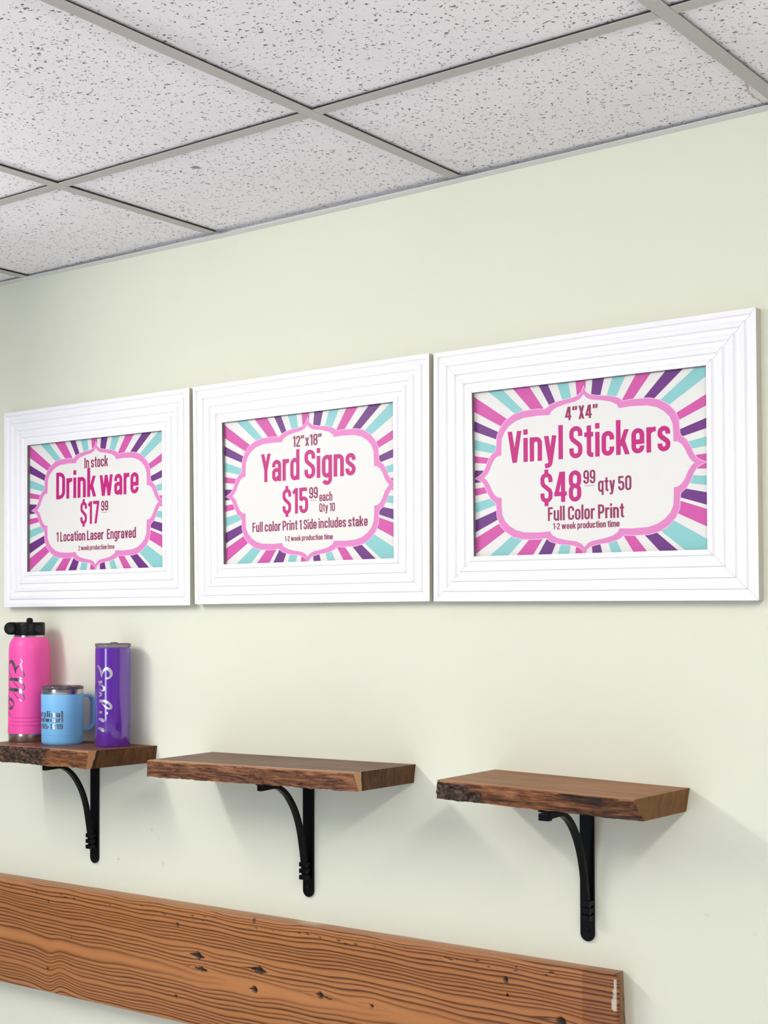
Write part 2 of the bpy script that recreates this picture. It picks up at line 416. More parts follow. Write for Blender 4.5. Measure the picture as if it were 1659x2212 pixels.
# ------------------------------------------------------------------ condensed gothic lettering, drawn as strokes
def arc(cx, cy, rx, ry, a0, a1, n=8):
    return [(cx + rx*cos(radians(a0+(a1-a0)*i/n)), cy + ry*sin(radians(a0+(a1-a0)*i/n))) for i in range(n+1)]
S_ = 0.143           # stroke weight for cap height 1
XH = 0.76            # x height
def glyph(ch):
    """returns advance width, list of strokes: ('p', pts, closed) centre line or ('s', x0,y0,x1,y1) slanted bar cut level"""
    h = S_/2; a = h; out = []
    P = lambda pts, closed=False: out.append(('p', pts, closed))
    D = lambda *q: out.append(('s',)+q)
    def oval(w, y0, y1, r=None):
        b = w-h; r = (b-a)/2; cx = (a+b)/2
        return arc(cx, y1-h-r, r, r*1.1, 0, 180)+arc(cx, y0+h+r, r, r*1.1, 180, 360)
    if ch == ' ': return 0.17, []
    if ch in 'Il1i!':
        if ch == '1':
            P([(0.20, 0), (0.20, 1)]); D(0.02, 0.80, 0.15, 0.93); return 0.28, [('p', [(0.20, 0), (0.20, 1)], False), ('p', [(0.02, 0.83), (0.10, 0.85), (0.16, 0.93)], False)]
        if ch == 'i': P([(a, 0), (a, XH)]); P([(a, 0.86), (a, 1.03)]); return S_, out
        if ch == '!': P([(a, 0.28), (a, 1)]); P([(a, 0), (a, 0.16)]); return S_, out
        P([(a, 0), (a, 1.0 if ch == 'I' else 1.06)]); return S_, out
    if ch in 'nhmr':
        W = 0.40; b = W-h; r = (b-a)/2; top = XH if ch != 'h' else 1.06
        P([(a, 0), (a, top)])
        if ch == 'r':
            P(arc(a+0.17, XH-h-0.16, 0.17, 0.16, 180, 90)+[(0.29, XH-h)]); return 0.28, out
        P(arc(a+r, XH-h-r, r, r, 180, 0)+[(b, 0)])
        if ch == 'm':
            P(arc(b+r, XH-h-r, r, r, 180, 0)+[(b+2*r, 0)]); return 2*b-a+h, out
        return W, out
    if ch == 'u':
        W = 0.40; b = W-h; r = (b-a)/2
        P([(a, XH)]+arc(a+r, h+r, r, r, 180, 360)); P([(b, 0), (b, XH)]); return W, out
    if ch in 'oO0': 
        y1 = XH if ch == 'o' else 1.0; W = 0.40 if ch == 'o' else 0.44
        P(oval(W, 0, y1), True); return W, out
    if ch == 'Q':
        P(oval(0.45, 0, 1), True); D(0.24, 0.22, 0.42, -0.08); return 0.46, out
    if ch in 'cC':
        y1 = XH if ch == 'c' else 1.0; W = 0.40 if ch == 'c' else 0.44; b = W-h; r = (b-a)/2; cx = (a+b)/2
        P([(b, y1*0.64)]+arc(cx, y1-h-r, r, r, 0, 180)+arc(cx, h+r, r, r, 180, 360)+[(b, y1*0.36)]); return W, out
    if ch == 'e':
        W = 0.40; b = W-h; r = (b-a)/2; cx = (a+b)/2
        P([(b, XH*0.30)]+arc(cx, h+r, r, r, 0, -180)+arc(cx, XH-h-r, r, r, 180, 0)+[(b, XH*0.46), (a, XH*0.46)]); return W, out
    if ch == 'a':
        W = 0.40; b = W-h; r = (b-a)/2; cx = (a+b)/2
        P([(a, XH*0.66)]+arc(cx, XH-h-r, r, r, 180, 0)+[(b, 0)])
        P([(b, XH*0.52)]+arc(a+0.12, XH*0.42, 0.12, 0.08, 90, 180, 4)+arc(a+0.11, h+0.10, 0.11, 0.10, 180, 270, 5)+[(b, h+0.10)]); return W, out
    if ch in 'dqpbg':
        W = 0.40; b = W-h; r = (b-a)/2; cx = (a+b)/2
        P(oval(W, 0, XH), True)
        if ch == 'd': P([(b, 0), (b, 1.06)])
        if ch == 'q': P([(b, -0.24), (b, XH)])
        if ch == 'p': P([(a, -0.24), (a, XH)])
        if ch == 'b': P([(a, 0), (a, 1.06)])
        if ch == 'g': P([(b, XH), (b, -0.06)]+arc(cx, -0.06, r, 0.13, 0, -160, 8))
        return W, out
    if ch in 'sS$5':
        y1 = XH if ch == 's' else 1.0; W = 0.385 if ch == 's' else 0.43; b = W-h; r = (b-a)/2; cx = (a+b)/2
        if ch == '5':
            P([(b+0.02, 1-h), (a, 1-h), (a, 0.50)]); P([(a, 0.50)]+arc(cx, 0.64-h-r*0.8, r, r*0.9, 150, 0)+arc(cx, h+r, r, r, 0, -180)+[(a, 0.30)]); return W, out
        m = y1*0.5
        P([(b, y1*0.68), (b, y1-h-r)]+arc(cx, y1-h-r, r, r, 0, 180)+[(a, m+0.17*y1), (a+0.035, m+0.09*y1), (cx, m), (b-0.035, m-0.09*y1), (b, m-0.17*y1)]+arc(cx, h+r, r, r, 0, -180)+[(a, y1*0.32)])
        if ch == '$': P([(cx, 0.97), (cx, 1.11)]); P([(cx, -0.11), (cx, 0.03)])
        return W, out
    if ch == 't':
        P([(0.15, 0.98), (0.15, h+0.09)]+arc(0.15+0.09, h+0.09, 0.09, 0.09, 180, 270, 4)+[(0.29, h)]); P([(0.0, XH-h*0.8), (0.29, XH-h*0.8)]); return 0.29, out
    if ch == 'k':
        P([(a, 0), (a, 1.06)]); D(0.15, 0.26, 0.33, XH); D(0.35, 0, 0.21, 0.42); return 0.42, out
    if ch == 'w':
        for x0, y0, x1, y1 in ((0.07, XH, 0.17, 0), (0.17, 0, 0.29, XH), (0.29, XH, 0.41, 0), (0.41, 0, 0.51, XH)): D(0.01+x0*1.18, y0, 0.01+x1*1.18, y1)
        return 0.70, out
    if ch in 'vV':
        t = XH if ch == 'v' else 1.0; W = 0.38 if ch == 'v' else 0.46
        D(0.075, t, W/2, 0); D(W-0.075, t, W/2, 0); return W, out
    if ch == 'y':
        D(0.075, XH, 0.20, 0.0); P([(0.33, XH), (0.205, -0.06)]+arc(0.11, -0.07, 0.09, 0.10, 0, -80, 4)+[(0.03, -0.175)]); return 0.40, out
    if ch in 'xX':
        t = XH if ch == 'x' else 1.0; W = 0.40
        D(0.075, t, W-0.075, 0); D(W-0.075, t, 0.075, 0); return W, out
    if ch == 'Y':
        D(0.075, 1, 0.22, 0.42); D(0.365, 1, 0.22, 0.42); P([(0.22, 0), (0.22, 0.46)]); return 0.44, out
    if ch in 'DP':
        W = 0.44; b = W-h; r = (b-a); 
        P([(a, 0), (a, 1)])
        y0 = h if ch == 'D' else 0.42; rr = 0.20 if ch == 'D' else 0.17
        P([(a, 1-h), (b-rr, 1-h)]+arc(b-rr, 1-h-rr, rr, rr, 90, 0)+arc(b-rr, y0+rr, rr, rr, 0, -90)+[(a, y0)]); return W, out
    if ch in 'FEL':
        W = 0.36; P([(a, 0), (a, 1)])
        if ch in 'FE': P([(a, 1-h), (W, 1-h)]); P([(a, 0.53), (W-0.03, 0.53)])
        if ch in 'EL': P([(a, h), (W, h)])
        return W, out
    if ch == '7':
        P([(0, 1-h), (0.40, 1-h)]); D(0.335, 1-h, 0.16, 0); return 0.41, out
    if ch == '4':
        P([(0.31, 0), (0.31, 1)]); P([(0.0, 0.27), (0.44, 0.27)]); D(0.26, 1, 0.065, 0.22); return 0.45, out
    if ch == '2':
        W = 0.41; b = W-h; r = (b-a)/2; cx = (a+b)/2
        P([(a, 0.68)]+arc(cx, 1-h-r, r, r, 180, 0)+[(b, 0.66), (b-0.05, 0.52), (a+0.02, 0.20), (a, h), (W, h)]); return W, out
    if ch == '8':
        W = 0.43; P(oval(W, 0, 0.57), True); P(oval(W, 0.44, 1), True); return W, out
    if ch == '9':
        W = 0.42; b = W-h; r = (b-a)/2; cx = (a+b)/2
        P(oval(W, 0.36, 1), True); P([(b, 0.75), (b, h+r)]+arc(cx, h+r, r, r, 0, -180)+[(a, 0.28)]); return W, out
    if ch == '3':
        W = 0.41; b = W-h; r = (b-a)/2; cx = (a+b)/2
        P([(a, 0.74)]+arc(cx, 1-h-r, r, r, 180, -60)+[(cx, 0.51)]); P([(cx, 0.51)]+arc(cx, h+r, r, r*1.1, 60, -180)+[(a, 0.27)]); return W, out
    if ch == '"':
        P([(0.055, 0.70), (0.085, 1.0)]); P([(0.235, 0.70), (0.265, 1.0)]); return 0.36, out
    if ch == '-':
        P([(0.0, 0.40), (0.19, 0.40)]); return 0.19, out
    return 0.3, [('p', [(0, h), (0.3, h)], False)]

def stroke_poly(pts, closed, wd):
    """quads of a mitred ribbon along pts"""
    q = [Vector((p[0], p[1])) for p in pts]
    k = [q[0]]
    for p in q[1:]:
        if (p-k[-1]).length > 1e-5: k.append(p)
    if closed and (k[0]-k[-1]).length < 1e-5: k.pop()
    n = len(k); L = []; R = []
    for i in range(n):
        if closed: p0, p1, p2 = k[i-1], k[i], k[(i+1) % n]
        else: p0, p1, p2 = k[max(i-1, 0)], k[i], k[min(i+1, n-1)]
        d1 = (p1-p0).normalized() if (p1-p0).length > 1e-9 else (p2-p1).normalized()
        d2 = (p2-p1).normalized() if (p2-p1).length > 1e-9 else d1
        n1 = Vector((-d1.y, d1.x)); n2 = Vector((-d2.y, d2.x)); mm = (n1+n2)
        mm = mm.normalized() if mm.length > 1e-6 else n1
        s = 1/max(0.5, mm.dot(n1)); wdi = wd[i] if isinstance(wd, (list, tuple)) and len(wd) == n else (wd if not isinstance(wd, (list, tuple)) else wd[min(i, len(wd)-1)])
        L.append(k[i]+mm*(wdi/2*s)); R.append(k[i]-mm*(wdi/2*s))
    m = n if closed else n-1
    return [(R[i], R[(i+1) % n], L[(i+1) % n], L[i]) for i in range(m)]

def text_quads(txt, gap=0.062):
    x = 0; Q = []
    for i, ch in enumerate(txt):
        wdt, strokes = glyph(ch)
        for s in strokes:
            if s[0] == 'p':
                qs = stroke_poly(s[1], s[2], S_)
            else:
                _, x0, y0, x1, y1 = s; hw = S_*0.52
                qs = [(Vector((x0-hw, y0)), Vector((x0+hw, y0)), Vector((x1+hw, y1)), Vector((x1-hw, y1)))]
            for q in qs: Q.append([(p[0]+x, p[1]) for p in q])
        x += wdt + (gap if ch != ' ' else 0.0)
    xs = [p[0] for q in Q for p in q]
    return Q, min(xs), max(xs)

# ------------------------------------------------------------------ framed signs
YP = -0.0122         # face of the printed sheet
T1 = [('In stock',-0.8614,-0.7828,1.9739,0.0241),('Drink',-0.9580,-0.8217,1.9081,0.0618),('ware',-0.8102,-0.6843,1.9077,0.0618),('$17',-0.8742,-0.8107,1.8468,0.0514),('99',-0.8049,-0.7820,1.8744,0.0224),
      ('1 Location Laser',-0.9566,-0.7963,1.8100,0.0222),('Engraved',-0.7857,-0.6924,1.8102,0.0226),('2 week',-0.8808,-0.8444,1.7877,0.0109),('production',-0.8424,-0.7860,1.7879,0.0108),('time',-0.7840,-0.7610,1.7879,0.0106),('_',-0.8029,-0.7844,1.8706,0.0008)]
T2 = [('12"x18"',-0.2420,-0.1676,1.9754,0.0223),('Yard',-0.3266,-0.2246,1.9097,0.0575),('Signs',-0.2117,-0.0836,1.9098,0.0575),('$15',-0.2689,-0.2025,1.8422,0.0510),('99',-0.1997,-0.1777,1.8700,0.0226),('each',-0.1738,-0.1411,1.8633,0.0178),('Qty 10',-0.1738,-0.1346,1.8428,0.0166),
      ('Full color',-0.3501,-0.2739,1.8091,0.0196),('Print 1 Side',-0.2689,-0.1806,1.8097,0.0194),('includes stake',-0.1759,-0.0544,1.8104,0.0192),('1-2 week',-0.2628,-0.2212,1.7876,0.0105),('production time',-0.2187,-0.1398,1.7878,0.0107),('_',-0.1977,-0.1797,1.8655,0.0008)]
T3 = [('4"X4"',0.3738,0.4373,1.9756,0.0233),('Vinyl',0.2583,0.3697,1.9091,0.0560),('Stickers',0.3822,0.5695,1.9086,0.0556),('$48',0.3246,0.4047,1.8348,0.0524),('99',0.4089,0.4317,1.8635,0.0231),('qty 50',0.4367,0.4989,1.8485,0.0243),
      ('Full Color Print',0.3392,0.4849,1.8028,0.0240),('1-2 week production time',0.3493,0.4763,1.7876,0.0111),('_',0.4109,0.4298,1.8596,0.0008)]
BIG = {'Drink', 'ware', '$17', 'Yard', 'Signs', '$15', 'Vinyl', 'Stickers', '$48'}
RAYS = [('t', [0.2168, 2.0421, 0.2471, 2.0424]), ('p', [0.2685, 2.0421, 0.3023, 2.0427]), ('v', [0.3211, 2.043, 0.3397, 2.0429]), ('t', [0.3581, 2.0431, 0.3804, 2.043]), ('p', [0.3944, 2.0433, 0.4143, 2.0433]), ('v', [0.4273, 2.0427, 0.4496, 2.0428]), ('t', [0.4651, 2.0429, 0.49, 2.043]), ('p', [0.5089, 2.0431, 0.537, 2.0428]), ('v', [0.5628, 2.0427, 0.5937, 2.0427]), ('t', [0.6152, 2.0427, 0.632, 2.0251]), ('p', [0.6317, 1.996, 0.6315, 1.9776]), ('v', [0.6313, 1.9575, 0.6312, 1.9408]), ('t', [0.631, 1.9274, 0.6309, 1.9124]), ('p', [0.6307, 1.9, 0.6305, 1.8756]), ('t', [0.6304, 1.8639, 0.6302, 1.8489]), ('v', [0.6308, 1.8372, 0.6306, 1.8172]), ('p', [0.6305, 1.8105, 0.6303, 1.7822]), ('t', [0.6308, 1.7622, 0.6306, 1.7445]), ('v', [0.5472, 1.746, 0.58, 1.7454]), ('p', [0.5006, 1.7457, 0.525, 1.7457]), ('t', [0.4606, 1.7455, 0.4798, 1.7453]), ('v', [0.4249, 1.7455, 0.4433, 1.7453]), ('p', [0.3921, 1.745, 0.4119, 1.7451]), ('t', [0.3579, 1.7449, 0.3801, 1.745]), ('v', [0.319, 1.7449, 0.3457, 1.7445]), ('p', [0.2751, 1.745, 0.3086, 1.7448]), ('t', [0.2194, 1.7454, 0.2581, 1.7451]), ('p', [0.1853, 1.7759, 0.1852, 1.7468]), ('v', [0.1855, 1.8095, 0.1854, 1.7871]), ('t', [0.1857, 1.8413, 0.1856, 1.8226]), ('p', [0.1859, 1.8675, 0.1858, 1.8544]), ('v', [0.1861, 1.9011, 0.1859, 1.8783]), ('p', [0.1862, 1.9273, 0.1861, 1.915]), ('t', [0.1864, 1.9573, 0.1863, 1.9386]), ('v', [0.1866, 1.9911, 0.1865, 1.9723]), ('p', [0.1868, 2.0353, 0.1867, 2.0079])]
GC = (0.4100, 1.8862)      # centre of the artwork on the right-hand sign
OUTER = [(0.0, 0.1448), (0.0045, 0.1350), (0.0115, 0.1300), (0.0250, 0.1268), (0.0500, 0.1240), (0.0660, 0.1190), (0.0755, 0.1125), (0.0900, 0.1140), (0.1200, 0.1135), (0.1400, 0.1090), (0.1560, 0.0995), (0.1680, 0.0870), (0.1745, 0.0720), (0.1760, 0.0500), (0.1775, 0.0465), (0.1870, 0.0395), (0.1930, 0.0300), (0.1990, 0.0170), (0.2050, 0.0080), (0.2120, 0.0035), (0.2215, 0.0)]
INNER = [(0.0, 0.1308), (0.0060, 0.1245), (0.0150, 0.1205), (0.0350, 0.1175), (0.0520, 0.1135), (0.0630, 0.1075), (0.0660, 0.1015), (0.0661, 0.1012), (0.0900, 0.1022), (0.1180, 0.1010), (0.1350, 0.0965), (0.1480, 0.0890), (0.1580, 0.0790), (0.1635, 0.0670), (0.1645, 0.0500), (0.1645, 0.0375), (0.1720, 0.0368), (0.1790, 0.0320), (0.1850, 0.0230), (0.1900, 0.0120), (0.1960, 0.0040), (0.2010, 0.0)]
def smooth_quarter(q):
    return q
def full(q, grow=0.0):
    pts = []
    for p in q: pts.append((p[0], p[1]))
    for p in reversed(q[:-1]): pts.append((p[0], -p[1]))
    for p in q[1:]: pts.append((-p[0], -p[1]))
    for p in list(reversed(q))[1:-1]: pts.append((-p[0], p[1]))
    if grow:
        out = []; n = len(pts)
        for i in range(n):
            a, b, c = Vector(pts[i-1]), Vector(pts[i]), Vector(pts[(i+1) % n])
            d1 = (b-a).normalized(); d2 = (c-b).normalized()
            nn = Vector((-d1.y-d2.y, d1.x+d2.x)); nn = nn.normalized() if nn.length > 1e-6 else Vector((-d1.y, d1.x))
            s = 1/max(0.45, nn.dot(Vector((-d1.y, d1.x))))
            out.append(tuple(b + nn*grow*s))
        pts = out
    return pts
def tess(pts):
    from mathutils.geometry import tessellate_polygon
    return tessellate_polygon([[Vector((p[0], p[1], 0)) for p in pts]])

def clip_box(pts, x0, x1, z0, z1):
    for ax, lim, sgn in ((0, x0, 1), (0, x1, -1), (1, z0, 1), (1, z1, -1)):
        out = []
        for i in range(len(pts)):
            a, b = pts[i-1], pts[i]
            ia = (a[ax]-lim)*sgn >= 0; ib = (b[ax]-lim)*sgn >= 0
            if ia != ib:
                t = (lim-a[ax])/(b[ax]-a[ax]); out.append((a[0]+(b[0]-a[0])*t, a[1]+(b[1]-a[1])*t))
            if ib: out.append(b)
        pts = out
        if not pts: break
    return pts

def make_sign(corners, inner, dx, texts, label):
    cx = sum(c[0] for c in corners)/4; cz = min(c[1] for c in corners)
    root = empty('framed_sign', (cx, 0, cz)); tag(root, label, 'sign', 'framed price signs in a row')
    loc = lambda x, y, z: (x-cx, y, z-cz)
    FY, WY = -0.0202, -0.0004
    # four mitred rails, stepped flutes across the face
    prof = []; nb = 9; st = 0.0033
    for k in range(nb):
        d = 0.0 if k % 2 == 0 else st
        s0, s1 = k/nb, (k+1)/nb; e = 0.10/nb
        prof += [(s0+(e if k else 0), d), (s1-(e if k < nb-1 else 0), d)]
    names = ['top', 'right', 'bottom', 'left']
    for i in range(4):
        o0, o1 = Vector(corners[i]), Vector(corners[(i+1) % 4]); i0, i1 = Vector(inner[i]), Vector(inner[(i+1) % 4])
        gap = (o1-o0).normalized()*0.00035
        mb = MB(); vs = []
        ring = [(0.0, WY-FY)] + prof + [(1.0, WY-FY)]
        for s, d in ring:
            a = o0.lerp(i0, s)+gap; b = o1.lerp(i1, s)-gap
            vs += [loc(a[0], FY+d, a[1]), loc(b[0], FY+d, b[1])]
        n = len(ring); fs = [(2*k, 2*k+1, 2*k+3, 2*k+2) for k in range(n-1)] + [(2*n-2, 2*n-1, 1, 0)]
        fs += [tuple(2*k for k in range(n)), tuple(2*k+1 for k in range(n-1, -1, -1))]
        mb.add(vs, fs); mb.mi[0] = 1; mb.mi[n-2] = 2; mb.build('frame_rail', [M['frame'], M['rawside'], M['rawlip']], root)
    # printed sheet with all its artwork in one mesh
    x0, x1 = min(inner[0][0], inner[3][0])-.0001, max(inner[1][0], inner[2][0])+.0001
    z0, z1 = min(inner[2][1], inner[3][1])-.0001, max(inner[0][1], inner[1][1])+.0001
    mb = MB(); v = [loc(x, y, z) for y in (YP, -0.006) for x, z in ((x0, z0), (x1, z0), (x1, z1), (x0, z1))]
    mb.add(v, [(0, 1, 2, 3), (7, 6, 5, 4), (0, 4, 5, 1), (1, 5, 6, 2), (2, 6, 7, 3), (3, 7, 4, 0)], 0)
    def flat(pts, lay, mi):
        pts = clip_box(pts, x0, x1, z0, z1)
        if len(pts) < 3: return
        vs = [loc(p[0], YP-lay*0.00012, p[1]) for p in pts]
        fs = [tuple(range(len(pts)))] if len(pts) <= 4 else tess(pts)
        out = []
        for f in fs:
            f = list(f)
            a, b, c = Vector(vs[f[0]]), Vector(vs[f[1]]), Vector(vs[f[2]])
            if (b-a).cross(c-a).y > 0: f.reverse()
            out.append(tuple(f))
        mb.add(vs, out, mi)
    gx, gz = GC[0]+dx, GC[1]
    CI = {'p': 1, 'v': 2, 't': 3}
    for col, (ax, az, bx, bz) in RAYS:
        A = Vector((ax+dx, az)); B = Vector((bx+dx, bz)); C = Vector((gx, gz))
        if abs(az-2.0426) < .004 and abs(bz-2.0426) > .01 or (abs(bz-2.0251) < .001):
            pts = [A, Vector((0.6325+dx, 2.0428)), B]
        elif col == 't' and abs(az-1.7622) < .001:
            pts = [A, Vector((0.6320+dx, 1.7445)), Vector((0.594+dx, 1.7445))]; B = pts[-1]
        else: pts = [A, B]
        pts = [C + (p-C)*1.05 for p in pts]
        pts = pts + [C+(B-C)*0.45, C+(A-C)*0.45]
        flat([(p[0], p[1]) for p in pts], 1, CI[col])
    flat([(gx+p[0], gz+p[1]) for p in full(OUTER, 0.0010)], 2, 5)
    flat([(gx+p[0], gz+p[1]) for p in full(OUTER)], 3, 4)
    flat([(gx+p[0], gz+p[1]) for p in full(INNER, 0.0004)], 4, 5)
    flat([(gx+p[0], gz+p[1]) for p in full(INNER)], 5, 0)
    for txt, tx0, tx1, tz, th in texts:
        mi = 6 if txt in BIG else 7
        if txt == '_':
            flat([(tx0, tz), (tx1, tz), (tx1, tz+th), (tx0, tz+th)], 6, mi); continue
        Q, qa, qb = text_quads(txt)
        k = (tx1-tx0)/(qb-qa); lay = 6
        for q in Q: lay += 0.018; flat([(tx0+(p[0]-qa)*k, tz+p[1]*th) for p in q], lay, mi)
    mb.build('printed_sheet', [M['cream'], M['pinkray'], M['violet'], M['teal'], M['border'], M['outline'], M['magenta'], M['berry']], root, recalc=False)
    return root

make_sign([(-1.1396, 2.1232), (-0.523, 2.1222), (-0.5198, 1.661), (-1.1361, 1.6601)], [(-1.0527, 2.0405), (-0.6054, 2.0385), (-0.6025, 1.7435), (-1.0515, 1.7422)], -1.2336, T1,
          'white framed sign reading Drinkware $17.99, above the shelf with the bottles')
make_sign([(-0.513, 2.1223), (0.0942, 2.1243), (0.0934, 1.665), (-0.506, 1.663)], [(-0.4286, 2.0404), (0.0115, 2.0421), (0.0122, 1.7465), (-0.4236, 1.745)], -0.6140, T2,
          'white framed sign reading Yard Signs $15.99, middle of the three')
make_sign([(0.1045, 2.1224), (0.7197, 2.1244), (0.7197, 1.6616), (0.1023, 1.6646)], [(0.1876, 2.0414), (0.6357, 2.0414), (0.6351, 1.7441), (0.1903, 1.7449)], 0.0, T3,
          'white framed sign reading Vinyl Stickers $48.99, largest and nearest of the three')

# ------------------------------------------------------------------ live-edge shelves on iron brackets
def fnoise(x, y, z, s): return noise.noise(Vector((x*s, y*s, z*s)))
def make_shelf(spec, seed, bx, label, mboard, medge, barkf, depth_amp, loose_tip=False):
    """spec: front/back, left/right, top/bottom corners in metres"""
    (tlf, trf, tlb, trb, blf, brf, blb, brb) = [Vector(p) for p in spec]
    ox = bx; oz = (blb.z + brb.z)/2
    root = empty('wall_shelf', (ox, 0, oz)); tag(root, label, 'shelf', 'live edge shelves on black brackets')
    O = Vector((ox, 0, oz))
    n = int((trf.x-tlf.x)/0.0018); rows = 26
    # front live edge: grid from the top front edge down to the bottom front edge
    grid = []; bark = []; light = []
    for j in range(rows+1):
        v = j/rows
        for i in range(n+1):
            u = i/n
            p = tlf.lerp(trf, u).lerp(blf.lerp(brf, u), v)
            wob = fnoise(p.x, 0, seed, 9)*0.004 + fnoise(p.x, 1, seed, 30)*0.0016
            bulge = -sin(pi*min(1, max(0, v)))*0.0035
            bk = barkf(u, v)
            fib = fnoise(p.x*0.22, seed, p.z*1.4, 90)*0.5 + fnoise(p.x*0.2, seed+5, p.z*1.2, 240)*0.3
            lump = abs(fnoise(p.x, seed+2, p.z*1.3, 45))*1.2 + fnoise(p.x, seed+3, p.z, 140)*0.45
            d = (1-bk)*fib*0.0042*depth_amp + bk*(lump-0.45)*0.0065*depth_amp
            edge = min(1.0, v/0.10, (1-v)/0.06+0.25, min(u, 1-u)/0.006)
            dz = fnoise(p.x, seed+8, 0, 26)*0.0022*(v**6) + fnoise(p.x, seed+9, 0, 90)*0.0014*(v**6)
            if v == 0: dz = fnoise(p.x, seed+4, 0, 60)*0.0003
            y = p.y + (wob*min(1, min(u, 1-u)/0.02) + bulge*0.6 + d)*max(0.0, edge) + (wob*0.5*min(1, min(u, 1-u)/0.02) if v < 0.1 else 0)*(1-max(0, min(1, edge)))
            grid.append(Vector((p.x, y, p.z+dz))-O); bark.append(bk)
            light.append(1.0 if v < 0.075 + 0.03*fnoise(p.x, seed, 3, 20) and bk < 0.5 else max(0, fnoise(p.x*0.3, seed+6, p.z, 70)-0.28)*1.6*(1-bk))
    W = n+1
    fs = [(j*W+i, j*W+i+1, (j+1)*W+i+1, (j+1)*W+i) for j in range(rows) for i in range(n)]
    me = bpy.data.meshes.new('live_edge'); me.from_pydata([tuple(g) for g in grid], [], [tuple(reversed(f)) for f in fs])
    for nm, arr in (('bark', bark), ('light', light)):
        at = me.attributes.new(nm, 'FLOAT', 'POINT'); at.data.foreach_set('value', arr)
    for p in me.polygons: p.use_smooth = True
    # board: top, bottom, back, ends share the rough front line
    top = [grid[i] for i in range(W)]; bot = [grid[rows*W+i] for i in range(W)]
    tb = [tlb.lerp(trb, i/n)-O for i in range(W)]; bb = [blb.lerp(brb, i/n)-O for i in range(W)]
    b = MB(); b.add(top+tb, [(i, i+1, W+i+1, W+i) for i in range(n)])
    b.add(bot+bb, [(i+1, i, W+i, W+i+1) for i in range(n)])
    b.add(tb+bb, [(i, i+1, W+i+1, W+i) for i in range(n)])
    for idx in (0, n):
        col = [grid[j*W+idx] for j in range(rows+1)]
        fan = [tb[idx], bb[idx]] + list(reversed(col))
        b.add(fan, [tuple(range(len(fan)))])
    board = b.build('board', mboard, root)
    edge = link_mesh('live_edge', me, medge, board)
    edge['label'] = 'rough natural front edge of the board'
    # bracket
    zu = (blb.lerp(brb, (bx-blb.x)/(brb.x-blb.x))).z - oz          # underside of the board at the bracket
    br = MB(); hw = 0.0132
    zb = 1.0890 - oz
    pl = [(-hw, zu-0.0005), (-hw, zb+hw*0.6)] + [(hw*cos(a), zb+hw*0.6+hw*sin(a)*1.0) for a in [radians(180+180*i/14) for i in range(1, 14)]] + [(hw, zb+hw*0.6), (hw, zu-0.0005)]
    br.prism(pl, (0, -0.0003, 0), (1, 0, 0), (0, 0, 1), (0, -1, 0), 0.0045)
    tipy = -0.150
    arm = [(-hw, -0.0048), (hw, -0.0048), (hw, tipy+0.006)] + [(hw*cos(a), tipy+0.006-0.006*sin(a)) for a in [radians(180*i/8) for i in range(1, 8)]] + [(-hw, tipy+0.006)]
    br.prism(arm, (0, 0, zu-0.0046), (1, 0, 0), (0, 1, 0), (0, 0, 1), 0.004)
    if not loose_tip: br.v = [(x, max(y, -0.1495), z) for x, y, z in br.v]
    bracket = br.build('bracket', M['iron'], root, bevel=0.0006)
    # curved brace
    zt = zu - 0.0095
    ctrl = [(-0.1490, zt), (-0.128, zt), (-0.106, zt-0.0005), (-0.092, zt-0.005), (-0.0755, zt-0.0155), (-0.0610, zt-0.030), (-0.0470, zt-0.050), (-0.0360, zt-0.0725), (-0.0275, zt-0.0985), (-0.0220, zt-0.125), (-0.0175, zt-0.150), (-0.0145, zt-0.170), (-0.0125, zt-0.188)]
    path = []
    for i in range(len(ctrl)-1):
        p0, p1, p2, p3 = ctrl[max(i-1, 0)], ctrl[i], ctrl[i+1], ctrl[min(i+2, len(ctrl)-1)]
        for k in range(6):
            t = k/6
            path.append(tuple(0.5*((2*p1[a]) + (p2[a]-p0[a])*t + (2*p0[a]-5*p1[a]+4*p2[a]-p3[a])*t*t + (3*p1[a]-p0[a]-3*p2[a]+p3[a])*t**3) for a in (0, 1)))
    path.append(ctrl[-1])
    hts = [0.0060 - min(1, i/13)*0.0016 for i in range(len(path))]
    bo = 0.005 if loose_tip else 0.0
    bc = MB(); bc.sweep([(bo, y, z) for y, z in path], 0.0060, hts, (1, 0, 0))
    bc.build('curved_brace', M['iron'], bracket, bevel=0.0008)
    for k in range(3):
        c = MB(); z = zt - 0.158 - 0.0125*k
        c.box(bo-0.0085, bo+0.0085, -0.0225, -0.0047, z-0.0088, z)
        c.build('collar', M['iron'], bracket, bevel=0.0008)
    if loose_tip:
        c = MB(); c.box(-0.0095, 0.0095, -0.150, -0.137, zt-0.0088, zt+0.003); c.build('brace_tip', M['iron'], bracket, bevel=0.001)
    for zz in (zb+hw*1.05, zu-0.0105):
        s = MB(); s.lathe([(0.0045, 0), (0.0043, 0.0012), (0.0026, 0.0020), (0.0008, 0.0022)], 20)
        s.v = [(vx, -0.0046-vz, zz+vy) for vx, vy, vz in s.v]
        s.build('screw', M['iron'] if zz < zu-0.05 else M['screw'], bracket, smooth=40)
    return root

